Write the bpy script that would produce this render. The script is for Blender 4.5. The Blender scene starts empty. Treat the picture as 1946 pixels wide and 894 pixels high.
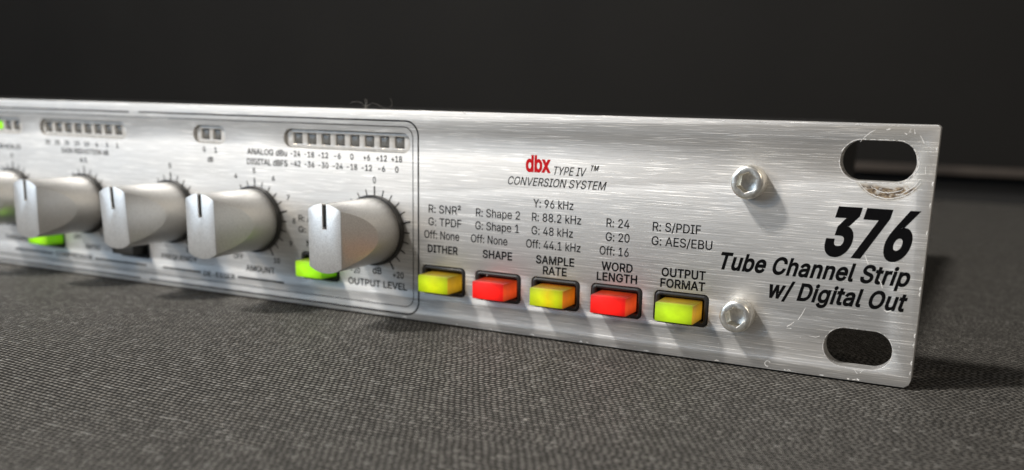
import bpy, bmesh, math, random
from mathutils import Vector, Matrix
from mathutils.geometry import delaunay_2d_cdt
random.seed(7)
S = 0.001                     # everything below is written in millimetres
sc = bpy.context.scene
C = sc.collection
R = math.radians

# ---------------------------------------------------------------- camera
cam_d = bpy.data.cameras.new("camera")
cam = bpy.data.objects.new("camera", cam_d)
C.objects.link(cam)
right = Vector((0.89433517, 0.44685797, 0.02196699))
up = Vector((-0.12195712, 0.19625475, 0.97293912))
fwd = Vector((-0.43045448, 0.87281271, -0.23001504))
m = Matrix((right, up, -fwd)).transposed().to_4x4()
m.translation = Vector((10.0, -167.59, 45.63)) * S
cam.matrix_world = m
cam_d.sensor_width = 36
cam_d.lens = 1820.5 / 1946 * 36
cam_d.shift_x = -21.7 / 1946
cam_d.shift_y = 179.75 / 1946
cam_d.clip_start = 0.005
cam_d.clip_end = 50
cam_d.dof.use_dof = True
cam_d.dof.focus_distance = 0.168
cam_d.dof.aperture_fstop = 15.5
sc.camera = cam

# ---------------------------------------------------------------- light
w = bpy.data.worlds.new("World")
sc.world = w
w.use_nodes = True
w.node_tree.nodes["Background"].inputs[0].default_value = (0.62, 0.70, 0.85, 1)
w.node_tree.nodes["Background"].inputs[1].default_value = 0.10

def area(name, direction, dist, size, power, color, target=(-70, 0, 15)):
    l = bpy.data.lights.new(name, 'AREA')
    l.shape = 'DISK'
    l.size = size
    l.energy = power
    l.color = color
    o = bpy.data.objects.new(name, l)
    d = Vector(direction).normalized()
    o.location = Vector(target) * S + d * dist
    o.rotation_euler = d.to_track_quat('Z', 'Y').to_euler()
    C.objects.link(o)
    return o

area("ceiling_lamp", (-0.64, -0.52, 1.0), 1.3, 0.13, 22, (1.0, 0.95, 0.89))
area("desk_lamp", (-1.4, -1.7, 1.0), 1.5, 0.16, 4.5, (1.0, 0.80, 0.56))
area("window_light", (-1.35, -1.5, 0.75), 1.9, 1.4, 12.5, (0.62, 0.80, 1.0))
area("room_lamp", (1.0, -0.9, 0.8), 1.6, 0.5, 8.0, (1.0, 0.86, 0.68))

sc.view_settings.view_transform = 'Standard'
sc.view_settings.look = 'None'
sc.view_settings.exposure = 0
sc.view_settings.gamma = 1
sc.cycles.max_bounces = 8
sc.cycles.sample_clamp_indirect = 4

# ---------------------------------------------------------------- helpers
def link(o):
    C.objects.link(o)
    return o

def prop(o, label=None, cat=None, kind=None, group=None):
    if label: o['label'] = label
    if cat: o['category'] = cat
    if kind: o['kind'] = kind
    if group: o['group'] = group
    return o

def mesh_obj(name, verts, faces, mat, parent=None, scale=S):
    me = bpy.data.meshes.new(name)
    me.from_pydata([tuple(c * scale for c in v) for v in verts], [], faces)
    me.materials.append(mat)
    o = bpy.data.objects.new(name, me)
    link(o)
    if parent: o.parent = parent
    return o

def box_vf(x0, x1, y0, y1, z0, z1):
    v = [(x0, y0, z0), (x1, y0, z0), (x1, y1, z0), (x0, y1, z0), (x0, y0, z1), (x1, y0, z1), (x1, y1, z1), (x0, y1, z1)]
    f = [(0, 3, 2, 1), (4, 5, 6, 7), (0, 1, 5, 4), (1, 2, 6, 5), (2, 3, 7, 6), (3, 0, 4, 7)]
    return v, f

def bevelled(o, width, seg=2, angle=30):
    b = o.modifiers.new("bevel", 'BEVEL')
    b.width = width * S
    b.segments = seg
    b.limit_method = 'ANGLE'
    b.angle_limit = R(angle)
    return o

def bake(o, smooth=None):
    """apply the modifiers of o to its mesh without operators"""
    dg = bpy.context.evaluated_depsgraph_get()
    dg.update()
    me = bpy.data.meshes.new_from_object(o.evaluated_get(dg))
    old = o.data
    o.modifiers.clear()
    o.data = me
    me.name = o.name
    if not me.materials and old.materials:
        me.materials.append(old.materials[0])
    if smooth is not None:
        me.polygons.foreach_set('use_smooth', [True] * len(me.polygons))
        me.set_sharp_from_angle(angle=R(smooth))
    return o

def box(name, dims, mat, parent=None, bev=0.0, seg=2):
    o = mesh_obj(name, *box_vf(*dims), mat, parent)
    if bev:
        bevelled(o, bev, seg)
        bake(o, 40)
    return o

def cut(o, cutter):
    md = o.modifiers.new("cut", 'BOOLEAN')
    md.operation = 'DIFFERENCE'
    md.solver = 'EXACT'
    md.object = cutter

def rrect(x0, x1, z0, z1, r, n=8):
    pts = []
    for cx, cz, a0 in ((x1 - r, z1 - r, 0), (x0 + r, z1 - r, 90), (x0 + r, z0 + r, 180), (x1 - r, z0 + r, 270)):
        for k in range(n + 1):
            a = R(a0 + 90 * k / n)
            pts.append((cx + r * math.cos(a), cz + r * math.sin(a)))
    return pts

def plate(name, outlines, y_front, y_back, bev, mat, parent=None, smooth=30, uv=False):
    """solid plate in the XZ plane: the first outline is the edge, the others are holes"""
    cu = bpy.data.curves.new(name, 'CURVE')
    cu.dimensions = '2D'
    cu.fill_mode = 'BOTH'
    t = y_back - y_front
    cu.bevel_depth = bev
    cu.bevel_resolution = 1
    cu.extrude = t / 2 - bev
    cu.offset = -bev
    for pts in outlines:
        sp = cu.splines.new('POLY')
        sp.points.add(len(pts) - 1)
        for p, q in zip(sp.points, pts):
            p.co = (q[0], q[1], 0, 1)
        sp.use_cyclic_u = True
    tmp = bpy.data.objects.new(name + "_tmp", cu)
    link(tmp)
    dg = bpy.context.evaluated_depsgraph_get()
    dg.update()
    me = bpy.data.meshes.new_from_object(tmp.evaluated_get(dg))
    bpy.data.objects.remove(tmp)
    mid = (y_front + y_back) / 2
    for v in me.vertices:
        x, y, z = v.co
        v.co = (x * S, (mid - z) * S, y * S)
    bm = bmesh.new()
    bm.from_mesh(me)
    bmesh.ops.remove_doubles(bm, verts=bm.verts, dist=1e-7)
    bmesh.ops.recalc_face_normals(bm, faces=bm.faces)
    bm.to_mesh(me)
    bm.free()
    me.name = name
    me.materials.clear()
    me.materials.append(mat)
    me.polygons.foreach_set('use_smooth', [True] * len(me.polygons))
    me.set_sharp_from_angle(angle=R(smooth))
    if uv:
        lay = me.uv_layers.new(name="UVMap")
        for lp in me.loops:
            co = me.vertices[lp.vertex_index].co
            lay.data[lp.index].uv = (co.x, co.z + co.y * 0.5)
    o = bpy.data.objects.new(name, me)
    link(o)
    if parent: o.parent = parent
    return o

# ---------------------------------------------------------------- materials
class NT:
    def __init__(self, name):
        self.m = bpy.data.materials.new(name)
        self.m.use_nodes = True
        self.t = self.m.node_tree
        self.b = self.t.nodes["Principled BSDF"]
        self.obj = None
    def n(self, kind, **kw):
        nd = self.t.nodes.new(kind)
        for k, v in kw.items():
            if k.startswith('i_'):
                nd.inputs[k[2:].replace('_', ' ')].default_value = v
            else:
                setattr(nd, k, v)
        return nd
    def l(self, a, b):
        self.t.links.new(a, b)
    def coord(self, scale, loc=(0, 0, 0), rot=(0, 0, 0)):
        if self.obj is None:
            self.obj = self.n('ShaderNodeTexCoord')
        mp = self.n('ShaderNodeMapping')
        mp.inputs['Scale'].default_value = scale
        mp.inputs['Location'].default_value = loc
        mp.inputs['Rotation'].default_value = rot
        self.l(self.obj.outputs['Object'], mp.inputs['Vector'])
        return mp.outputs[0]
    def noise(self, vec, scale=1.0, detail=2.0, rough=0.5):
        nz = self.n('ShaderNodeTexNoise')
        nz.inputs['Scale'].default_value = scale
        nz.inputs['Detail'].default_value = detail
        nz.inputs['Roughness'].default_value = rough
        self.l(vec, nz.inputs['Vector'])
        return nz.outputs['Fac']
    def rng(self, val, a, b, c=0.0, d=1.0):
        r = self.n('ShaderNodeMapRange')
        for i, x in enumerate((a, b, c, d)):
            r.inputs[i + 1].default_value = x
        self.l(val, r.inputs[0])
        return r.outputs[0]
    def math(self, op, a, b=None, c=None):
        nd = self.n('ShaderNodeMath', operation=op)
        for i, x in enumerate((a, b, c)):
            if x is None: continue
            if isinstance(x, (int, float)): nd.inputs[i].default_value = x
            else: self.l(x, nd.inputs[i])
        return nd.outputs[0]
    def mixc(self, fac, a, b, mode='MIX'):
        nd = self.n('ShaderNodeMix', data_type='RGBA', blend_type=mode)
        if isinstance(fac, (int, float)): nd.inputs[0].default_value = fac
        else: self.l(fac, nd.inputs[0])
        for i, x in ((6, a), (7, b)):
            if isinstance(x, tuple): nd.inputs[i].default_value = (*x, 1) if len(x) == 3 else x
            else: self.l(x, nd.inputs[i])
        return nd.outputs[2]
    def bump(self, h, strength, dist, prev=None):
        b = self.n('ShaderNodeBump')
        b.inputs['Strength'].default_value = strength
        b.inputs['Distance'].default_value = dist
        self.l(h, b.inputs['Height'])
        if prev: self.l(prev, b.inputs['Normal'])
        return b.outputs[0]
    def set(self, **kw):
        for k, v in kw.items():
            s = self.b.inputs[k.replace('_', ' ')]
            if isinstance(v, tuple): s.default_value = (*v, 1)
            elif isinstance(v, (int, float)): s.default_value = v
            else: self.l(v, s)
        return self.m

def simple(name, col, rough=0.5, metal=0.0, grain=0.0, gscale=2500, bumpd=0.0, **kw):
    q = NT(name)
    v = q.coord((1, 1, 1))
    f = q.noise(v, gscale, 3)
    base = q.mixc(q.rng(f, 0.3, 0.7), tuple(c * (1 - grain) for c in col), tuple(min(1, c * (1 + grain)) for c in col))
    q.set(Base_Color=base, Roughness=rough, Metallic=metal, **kw)
    if bumpd:
        q.l(q.bump(f, 0.6, bumpd), q.b.inputs['Normal'])
    return q.m

def brushed():
    q = NT("brushed_aluminium")
    fine = q.noise(q.coord((35, 300, 7500)), 1, 3, 0.6)           # long hair lines
    mid = q.noise(q.coord((55, 300, 4600), (3.1, 0, 1.7)), 1, 3, 0.6)
    short = q.noise(q.coord((95, 500, 6500), (7.7, 0, 5.2)), 1, 2, 0.6)
    dark = q.noise(q.coord((70, 500, 6000), (2.7, 0, 9.2)), 1, 2, 0.6)
    wide = q.noise(q.coord((30, 60, 90), (1.2, 0, 0.4)), 1, 3, 0.6)
    h = q.math('ADD', q.math('MULTIPLY', fine, 0.62), q.math('MULTIPLY', mid, 0.38))
    glint_stroke = q.math('MULTIPLY', q.rng(short, 0.59, 0.67), 0.68)                                # scattered strokes, their glints painted into the base colour
    gap = q.rng(dark, 0.56, 0.68)
    h2 = q.math('SUBTRACT', h, q.math('MULTIPLY', glint_stroke, 0.35))
    base = q.mixc(q.rng(h, 0.38, 0.62), (0.47, 0.47, 0.465), (0.62, 0.615, 0.605))
    base = q.mixc(q.math('MULTIPLY', gap, 0.35), base, (0.30, 0.30, 0.295))
    base = q.mixc(glint_stroke, base, (1.0, 0.995, 0.97))
    # washer mark and grime round the upper rack slot
    sx = q.n('ShaderNodeSeparateXYZ')
    q.l(q.obj.outputs['Object'], sx.inputs[0])
    dx = q.math('ADD', sx.outputs[0], 0.0069)
    dz = q.math('SUBTRACT', sx.outputs[2], 0.0374)
    d = q.math('SQRT', q.math('ADD', q.math('MULTIPLY', dx, dx), q.math('MULTIPLY', dz, dz)))
    blot = q.noise(q.coord((900, 900, 1500)), 1, 4, 0.65)
    ring = q.math('MULTIPLY', q.rng(d, 0.0060, 0.0057), q.rng(d, 0.0037, 0.0041))
    low = q.rng(dz, -0.0032, -0.0040)
    grime = q.math('MULTIPLY', q.math('MULTIPLY', ring, low), q.rng(blot, 0.36, 0.50))
    inside = q.rng(d, 0.0062, 0.0060)
    base = q.mixc(q.math('MULTIPLY', inside, 0.55), base, (0.50, 0.49, 0.46))
    soot = q.noise(q.coord((1300, 900, 1900), (4, 0, 2)), 1, 3, 0.6)
    base = q.mixc(grime, base, q.mixc(q.rng(soot, 0.42, 0.58), (0.26, 0.20, 0.13), (0.06, 0.04, 0.028)))
    rough = q.rng(q.math('ADD', wide, q.math('MULTIPLY', fine, 0.5)), 0.5, 1.0, 0.50, 0.58)
    rough = q.math('ADD', rough, q.math('MULTIPLY', grime, 0.35))
    tan = q.n('ShaderNodeTangent', direction_type='UV_MAP')
    q.set(Base_Color=base, Roughness=rough, Metallic=q.math('SUBTRACT', 0.82, q.math('MULTIPLY', grime, 0.7)), Anisotropic=0.15, Anisotropic_Rotation=0.25)
    q.l(tan.outputs[0], q.b.inputs['Tangent'])
    q.l(q.bump(h2, 0.6, 0.00007), q.b.inputs['Normal'])
    return q.m

def weave():
    q = NT("woven_black_polyester")
    tc = q.n('ShaderNodeTexCoord')
    q.obj = tc
    wob = q.n('ShaderNodeTexNoise'); wob.inputs['Scale'].default_value = 260; wob.inputs['Detail'].default_value = 2
    q.l(tc.outputs['Object'], wob.inputs['Vector'])
    off = q.n('ShaderNodeVectorMath', operation='MULTIPLY_ADD')
    q.l(wob.outputs['Color'], off.inputs[0])
    off.inputs[1].default_value = (0.0005, 0.0007, 0)
    q.l(tc.outputs['Object'], off.inputs[2])
    s = q.n('ShaderNodeSeparateXYZ'); q.l(off.outputs[0], s.inputs[0])
    u = q.math('MULTIPLY', s.outputs[0], 1 / 0.00112)
    v = q.math('MULTIPLY', s.outputs[1], 1 / 0.00098)
    row = q.math('FLOOR', v)
    rown = q.n('ShaderNodeTexWhiteNoise', noise_dimensions='1D'); q.l(row, rown.inputs['W'])
    shift = q.math('ADD', q.math('MULTIPLY', q.math('MODULO', row, 2.0), 0.5), q.math('MULTIPLY', rown.outputs['Value'], 0.35))
    u = q.math('ADD', u, shift)      # every other pick is shifted by about half a float
    su = q.math('ABSOLUTE', q.math('SINE', q.math('MULTIPLY', u, math.pi)))
    sv = q.math('ABSOLUTE', q.math('SINE', q.math('MULTIPLY', v, math.pi)))
    over = q.math('MULTIPLY', q.math('ADD', q.math('MULTIPLY', q.math('POWER', su, 1.0), 0.78), 0.22), q.math('POWER', sv, 2.2))
    h = q.math('POWER', over, 0.7)
    cell = q.n('ShaderNodeCombineXYZ')
    q.l(q.math('FLOOR', u), cell.inputs[0]); q.l(q.math('FLOOR', v), cell.inputs[1])
    wn = q.n('ShaderNodeTexWhiteNoise', noise_dimensions='2D'); q.l(cell.outputs[0], wn.inputs['Vector'])
    fib = q.noise(q.coord((2500, 9000, 1)), 1, 2)
    big = q.noise(q.coord((14, 14, 14)), 1, 3)
    tone = q.math('MULTIPLY', q.math('POWER', over, 1.2), q.rng(wn.outputs['Value'], 0, 1, 0.62, 1.25))
    tone = q.math('MULTIPLY', tone, q.rng(fib, 0.3, 0.7, 0.75, 1.2))
    base = q.mixc(tone, (0.002, 0.002, 0.002), (0.20, 0.19, 0.172))
    base = q.mixc(q.rng(big, 0.35, 0.7, 0.0, 0.2), base, (0.035, 0.033, 0.030))
    base = q.mixc(q.math('MULTIPLY', q.rng(wn.outputs['Value'], 0.955, 0.975), over), base, (0.24, 0.235, 0.22))  # glints painted as a paler colour on a few random floats
    glint = q.rng(wn.outputs['Value'], 0.90, 0.97)
    rough = q.math('SUBTRACT', q.rng(tone, 0, 1, 0.75, 0.42), q.math('MULTIPLY', glint, 0.2))
    q.set(Base_Color=base, Roughness=rough, Specular_IOR_Level=q.rng(tone, 0, 1, 0.10, 1.0))
    n0 = q.bump(q.noise(q.coord((55, 40, 55)), 1, 4, 0.6), 0.5, 0.0012)
    n1 = q.bump(h, 0.9, 0.00022, n0)
    q.l(n1, q.b.inputs['Normal'])
    return q.m

def lit(name, stops, strength, axis='X', top=None, base=(0.11, 0.105, 0.01)):
    """translucent plastic cap glowing from a two-colour diode behind it"""
    q = NT(name)
    tc = q.n('ShaderNodeTexCoord')
    s = q.n('ShaderNodeSeparateXYZ'); q.l(tc.outputs['Generated'], s.inputs[0])
    cloud = q.noise(q.coord((420, 500, 600)), 1, 4)
    spot = q.math('SUBTRACT', 1.0, q.math('MULTIPLY', q.math('ADD', q.math('POWER', q.math('ABSOLUTE', q.math('SUBTRACT', s.outputs[0], 0.45)), 2.0), q.math('POWER', q.math('ABSOLUTE', q.math('SUBTRACT', s.outputs[2], 0.5)), 2.0)), 1.5))
    f = q.math('ADD', s.outputs[{'X': 0, 'Y': 1, 'Z': 2}[axis]], q.math('MULTIPLY', q.math('SUBTRACT', cloud, 0.5), 0.2))
    r = q.n('ShaderNodeValToRGB')
    e = r.color_ramp.elements
    e[0].position, e[0].color = stops[0][0], (*stops[0][1], 1)
    e[1].position, e[1].color = stops[-1][0], (*stops[-1][1], 1)
    for p_, c_ in stops[1:-1]:
        x = e.new(p_); x.color = (*c_, 1)
    q.l(f, r.inputs[0])
    # away from the front the cap shows the orange diode
    deep_ = q.rng(s.outputs[1], 0.04, 0.26)
    flank = q.rng(s.outputs[0], 0.955, 0.985)
    side = q.math('MAXIMUM', deep_, flank)
    col = q.mixc(side, r.outputs[0], top or stops[-1][1])
    glow = q.rng(q.math('ADD', q.math('MULTIPLY', deep_, q.math('SUBTRACT', 0.8, q.math('MULTIPLY', flank, 0.7))), q.math('MULTIPLY', cloud, 0.8)), 0.2, 1.4, strength * 1.6, strength * 0.3)
    q.set(Base_Color=base, Roughness=0.42, Specular_IOR_Level=0.25, Emission_Color=col, Emission_Strength=q.math('MULTIPLY', spot, glow))
    return q.m

M = dict(
    alu=brushed(),
    scratch=simple("bare_scratched_metal", (0.92, 0.91, 0.87), 0.45, 0.25, 0.15, 4000),
    ink=simple("black_screen_print", (0.0035, 0.0035, 0.004), 0.75, 0, 0.2, 3000, Specular_IOR_Level=0.05),
    red_ink=simple("red_screen_print", (0.50, 0.006, 0.012), 0.7, 0, 0.1, 3000, Specular_IOR_Level=0.15),
    knob=simple("satin_silver_paint", (0.68, 0.68, 0.67), 0.36, 0.72, 0.16, 5200, 0.00004),
    dark_line=simple("black_groove_paint", (0.008, 0.008, 0.008), 0.5),
    skirt=simple("black_plastic", (0.014, 0.014, 0.014), 0.45, 0, 0.2, 2000, 0.00001),
    bezel=simple("black_moulded_plastic", (0.022, 0.022, 0.023), 0.36, 0, 0.25, 3500, 0.00002),
    lens=simple("clear_light_pipe_plastic", (0.50, 0.495, 0.48), 0.14, 0.0, 0.12, 900, 0, Coat_Weight=0.5),
    led_off=simple("unlit_smoky_diode", (0.13, 0.13, 0.125), 0.12, 0, 0.2, 1500),
    screw=simple("dull_zinc_plate", (0.86, 0.83, 0.77), 0.32, 0.95, 0.18, 1400, 0.00006),
    chassis=simple("black_powder_coat", (0.02, 0.02, 0.02), 0.5, 0, 0.3, 2500, 0.00003),
    weave=weave(),
    wall=simple("black_laminate", (0.0066, 0.0061, 0.0054), 0.7, 0, 0.15, 8, Specular_IOR_Level=0.15),
    ledge=simple("brown_black_edging", (0.024, 0.019, 0.016), 0.6, 0, 0.15, 8, Specular_IOR_Level=0.2),
    recess=simple("black_rubber", (0.004, 0.004, 0.004), 0.8),
    trim=simple("worn_metal_trim", (0.040, 0.033, 0.028), 0.7, 0.0, 0.3, 30, 0, Specular_IOR_Level=0.2),
    lint=simple("grey_lint", (0.26, 0.25, 0.23), 0.8, 0, 0.2, 900),
)
LIME = (0.55, 0.92, 0.01); YEL = (0.80, 0.72, 0.01); ORA = (1.0, 0.22, 0.01); RED = (1.0, 0.012, 0.008); GRN = (0.22, 0.9, 0.01)
M['cap_yellow'] = lit("lit_yellow_green_cap", [(0.0, (0.56, 0.82, 0.0)), (0.5, (0.70, 0.80, 0.0)), (1.0, (0.62, 0.80, 0.0))], 0.66, top=(0.85, 0.45, 0.02))
M['cap_red'] = lit("lit_red_cap", [(0.0, RED), (1.0, RED)], 0.85, top=(1.0, 0.10, 0.02), base=(0.13, 0.004, 0.003))
M['cap_mixed'] = lit("lit_yellow_orange_cap", [(0.0, (0.58, 0.82, 0.0)), (0.35, (0.72, 0.74, 0.0)), (0.55, (0.82, 0.62, 0.0)), (0.8, (0.66, 0.78, 0.0)), (1.0, (0.74, 0.70, 0.0))], 0.66, top=(1.0, 0.20, 0.01))
M['cap_lime'] = lit("lit_lime_cap", [(0.0, (0.50, 0.86, 0.01)), (1.0, (0.56, 0.84, 0.01))], 0.66, top=(0.88, 0.42, 0.03))
M['cap_green'] = lit("lit_green_cap", [(0.0, (0.40, 0.95, 0.01)), (1.0, (0.30, 0.9, 0.01))], 0.75, top=(0.20, 0.65, 0.01))
M['cap_off'] = simple("unlit_cap", (0.03, 0.03, 0.028), 0.4)
M['led_on'] = lit("lit_green_diode", [(0.0, (0.30, 1.0, 0.02)), (1.0, (0.30, 1.0, 0.02))], 0.9, top=(0.3, 1.0, 0.02))

# ---------------------------------------------------------------- setting
def make_cloth():
    xs = []
    x = -900.0
    while x < 700:
        xs.append(x)
        x += 12 if -260 < x < 60 else 40
    ys = []
    y = -420.0
    while y < 390:
        ys.append(y)
        y += 12 if -150 < y < 200 else 30
    ys += [392, 396.5, 399.5, 401, 401]
    zdrop = [0, -1.2, -4, -9, -60]
    n0 = len(ys) - 5
    v, f = [], []
    for j, y in enumerate(ys):
        for x in xs:
            z = 0.0 if j < n0 else zdrop[j - n0]
            if j < n0:
                amp = min(1.0, max(0.0, (-y - 14) / 60)) if y < 0 else 0.5 * min(1.0, max(0, y - 60) / 80, max(0, 360 - y) / 100)
                z += amp * (0.9 * math.sin(x * 0.021 + y * 0.011) + 0.5 * math.sin(x * 0.047 - y * 0.035 + 1.3)) - amp * 0.5
            v.append((x, y, z))
    w_ = len(xs)
    for j in range(len(ys) - 1):
        for i in range(w_ - 1):
            a = j * w_ + i
            f.append((a, a + 1, a + w_ + 1, a + w_))
    o = mesh_obj("table_cloth", v, f, M['weave'])
    o.data.polygons.foreach_set('use_smooth', [True] * len(f))
    return prop(o, "black woven polyester cloth covering the table under the silver panel", kind='structure')
make_cloth()
prop(box("floor", (-3000, 3000, -2500, 2500, -72, -62), M['recess']), "black surface below the back edge of the cloth", kind='structure')
wall = prop(box("wall", (-1500, 1500, 520, 540, 12.2, 1400), M['wall']), "plain dark backdrop behind the table", kind='structure')
prop(box("wall_base", (-1500, 1500, 528, 545, -62, 6.4), M['recess']), "black recess under the dark backdrop", kind='structure')
trim = prop(box("edge_trim", (-1500, 1500, 515.5, 530, 6.6, 12), M['trim'], bev=0.8), "thin dull metal trim running along the foot of the dark backdrop", "trim")

# ---------------------------------------------------------------- the rack unit
unit = bpy.data.objects.new("rack_audio_processor", None)
link(unit)
unit.location = (0, 0, 0)
unit.empty_display_size = 0.02
prop(unit, "silver brushed metal rack audio unit with knobs and lit push buttons standing on black cloth", "audio unit")

H = 43.7
BUTTONS = [(-91.38, 'cap_yellow', "yellow green lit button cap under DITHER"), (-78.66, 'cap_red', "red lit button cap under SHAPE"),
           (-65.94, 'cap_mixed', "yellow lit button cap turning orange under SAMPLE RATE"), (-53.22, 'cap_red', "red lit button cap under WORD LENGTH"),
           (-40.5, 'cap_lime', "lime green lit button cap under OUTPUT FORMAT"),
           (-123.1, 'cap_green', "bright green lit button cap behind the nearest knob"), (-180.3, 'cap_off', "unlit dark button cap"),
           (-210.3, 'cap_green', "bright green lit button cap behind a far knob")]
BZ = 9.45
METERS = [(-132.1, -99.3, [-102.35 - 3.767 * k for k in range(8)], ()),
          (-210.9, -180.2, [-183.6 - 3.54 * k for k in range(8)], ()),
          (-158.6, -148.9, [-155.5, -152.0], ()),
          (-238.5, -217.6, [-220.6 - 3.27 * k for k in range(5)], (2,))]
KNOBS = [-108.3, -140.9, -166.6, -195.9, -222.7]
KZ = 18.72

edge = [(-430, 0.35), (-1.0, 0.35), (-0.25, 0.9), (0, 1.7), (0, H - 0.4), (-0.4, H), (-430, H)]
SLOT_LOW = rrect(-14.6, -3.45, 2.70, 9.38, 3.3, 12)
SLOT_HIGH = rrect(-14.8, -2.9, 34.38, 40.97, 3.27, 12)
holes = [SLOT_LOW, SLOT_HIGH]
for bx, *_ in BUTTONS:
    holes.append(rrect(bx - 5.2, bx + 5.2, BZ - 3.02, BZ + 3.05, 1.0))
for x0, x1, *_ in METERS:
    holes.append(rrect(x0, x1, 35.05, 39.1, 1.9))
plate("faceplate", [edge] + holes, 0.0, 3.0, 0.10, M['alu'], unit, uv=True)
box("chassis", (-430, -31, 3.2, 140, 1.0, 42.6), M['chassis'], unit, 0.8)

# print: rules, dial scales, words
def flat(name, polys, mat, parent=None, y=-0.02):
    v, f = [], []
    for p in polys:
        f.append(tuple(range(len(v), len(v) + len(p))))
        v += [(a, y, b) for a, b in p]
    return mesh_obj(name, v, f, mat, parent)

def strip(path, width, closed=False):
    out = []
    n = len(path)
    P = [Vector(p) for p in path]
    W = width if callable(width) else (lambda t: width)
    nor = []
    for i in range(n):
        a = P[i - 1] if (i or closed) else P[i]
        b = P[(i + 1) % n] if (i < n - 1 or closed) else P[i]
        t = (b - a).normalized()
        nor.append(Vector((-t.y, t.x)))
    for i in range(n if closed else n - 1):
        j = (i + 1) % n
        wi, wj = W(i / n) / 2, W(j / n) / 2
        out.append([tuple(P[i] - nor[i] * wi), tuple(P[j] - nor[j] * wj), tuple(P[j] + nor[j] * wj), tuple(P[i] + nor[i] * wi)])
    return out

def arc(cx, cz, r, a0, a1, n=10):
    return [(cx + r * math.cos(R(a0 + (a1 - a0) * k / n)), cz + r * math.sin(R(a0 + (a1 - a0) * k / n))) for k in range(n + 1)]

def frame_path(x0, x1, z0, z1, r):
    return [(x0, z0)] + arc(x1 - r, z0 + r, r, 270, 360) + arc(x1 - r, z1 - r, r, 0, 90) + [(x0, z1)]

flat("border_line", strip(frame_path(-175.7, -97.4, 1.35, 41.56, 3.0), 0.33), M['ink'], unit)
flat("border_line", strip([(-430, 41.56), (-178.9, 41.56)], 0.33) + strip([(-430, 1.35), (-178.9, 1.35)], 0.33), M['ink'], unit)
flat("border_line", strip(frame_path(-430, -98.7, 2.95, 40.39, 2.2), 0.17), M['ink'], unit)
for a, b in ((-171.0, -158.6), (-147.2, -133.5), (-225, -210.2), (-194.5, -176.5)):
    flat("caption_rule", strip([(a, 4.75), (b, 4.75)], 0.42), M['ink'], unit)

for kx in KNOBS:
    polys = []
    for k in range(-10, 11):
        a = R(90 - 15 * k)
        major = k in (-10, -5, 0, 5, 10)
        r1 = 9.25 if major else 8.75
        wd = 0.36 if major else 0.26
        c, s = math.cos(a), math.sin(a)
        polys += strip([(kx + 7.0 * c, KZ + 7.0 * s), (kx + r1 * c, KZ + r1 * s)], wd)
    flat("dial_scale", polys, M['ink'], unit)

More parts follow.
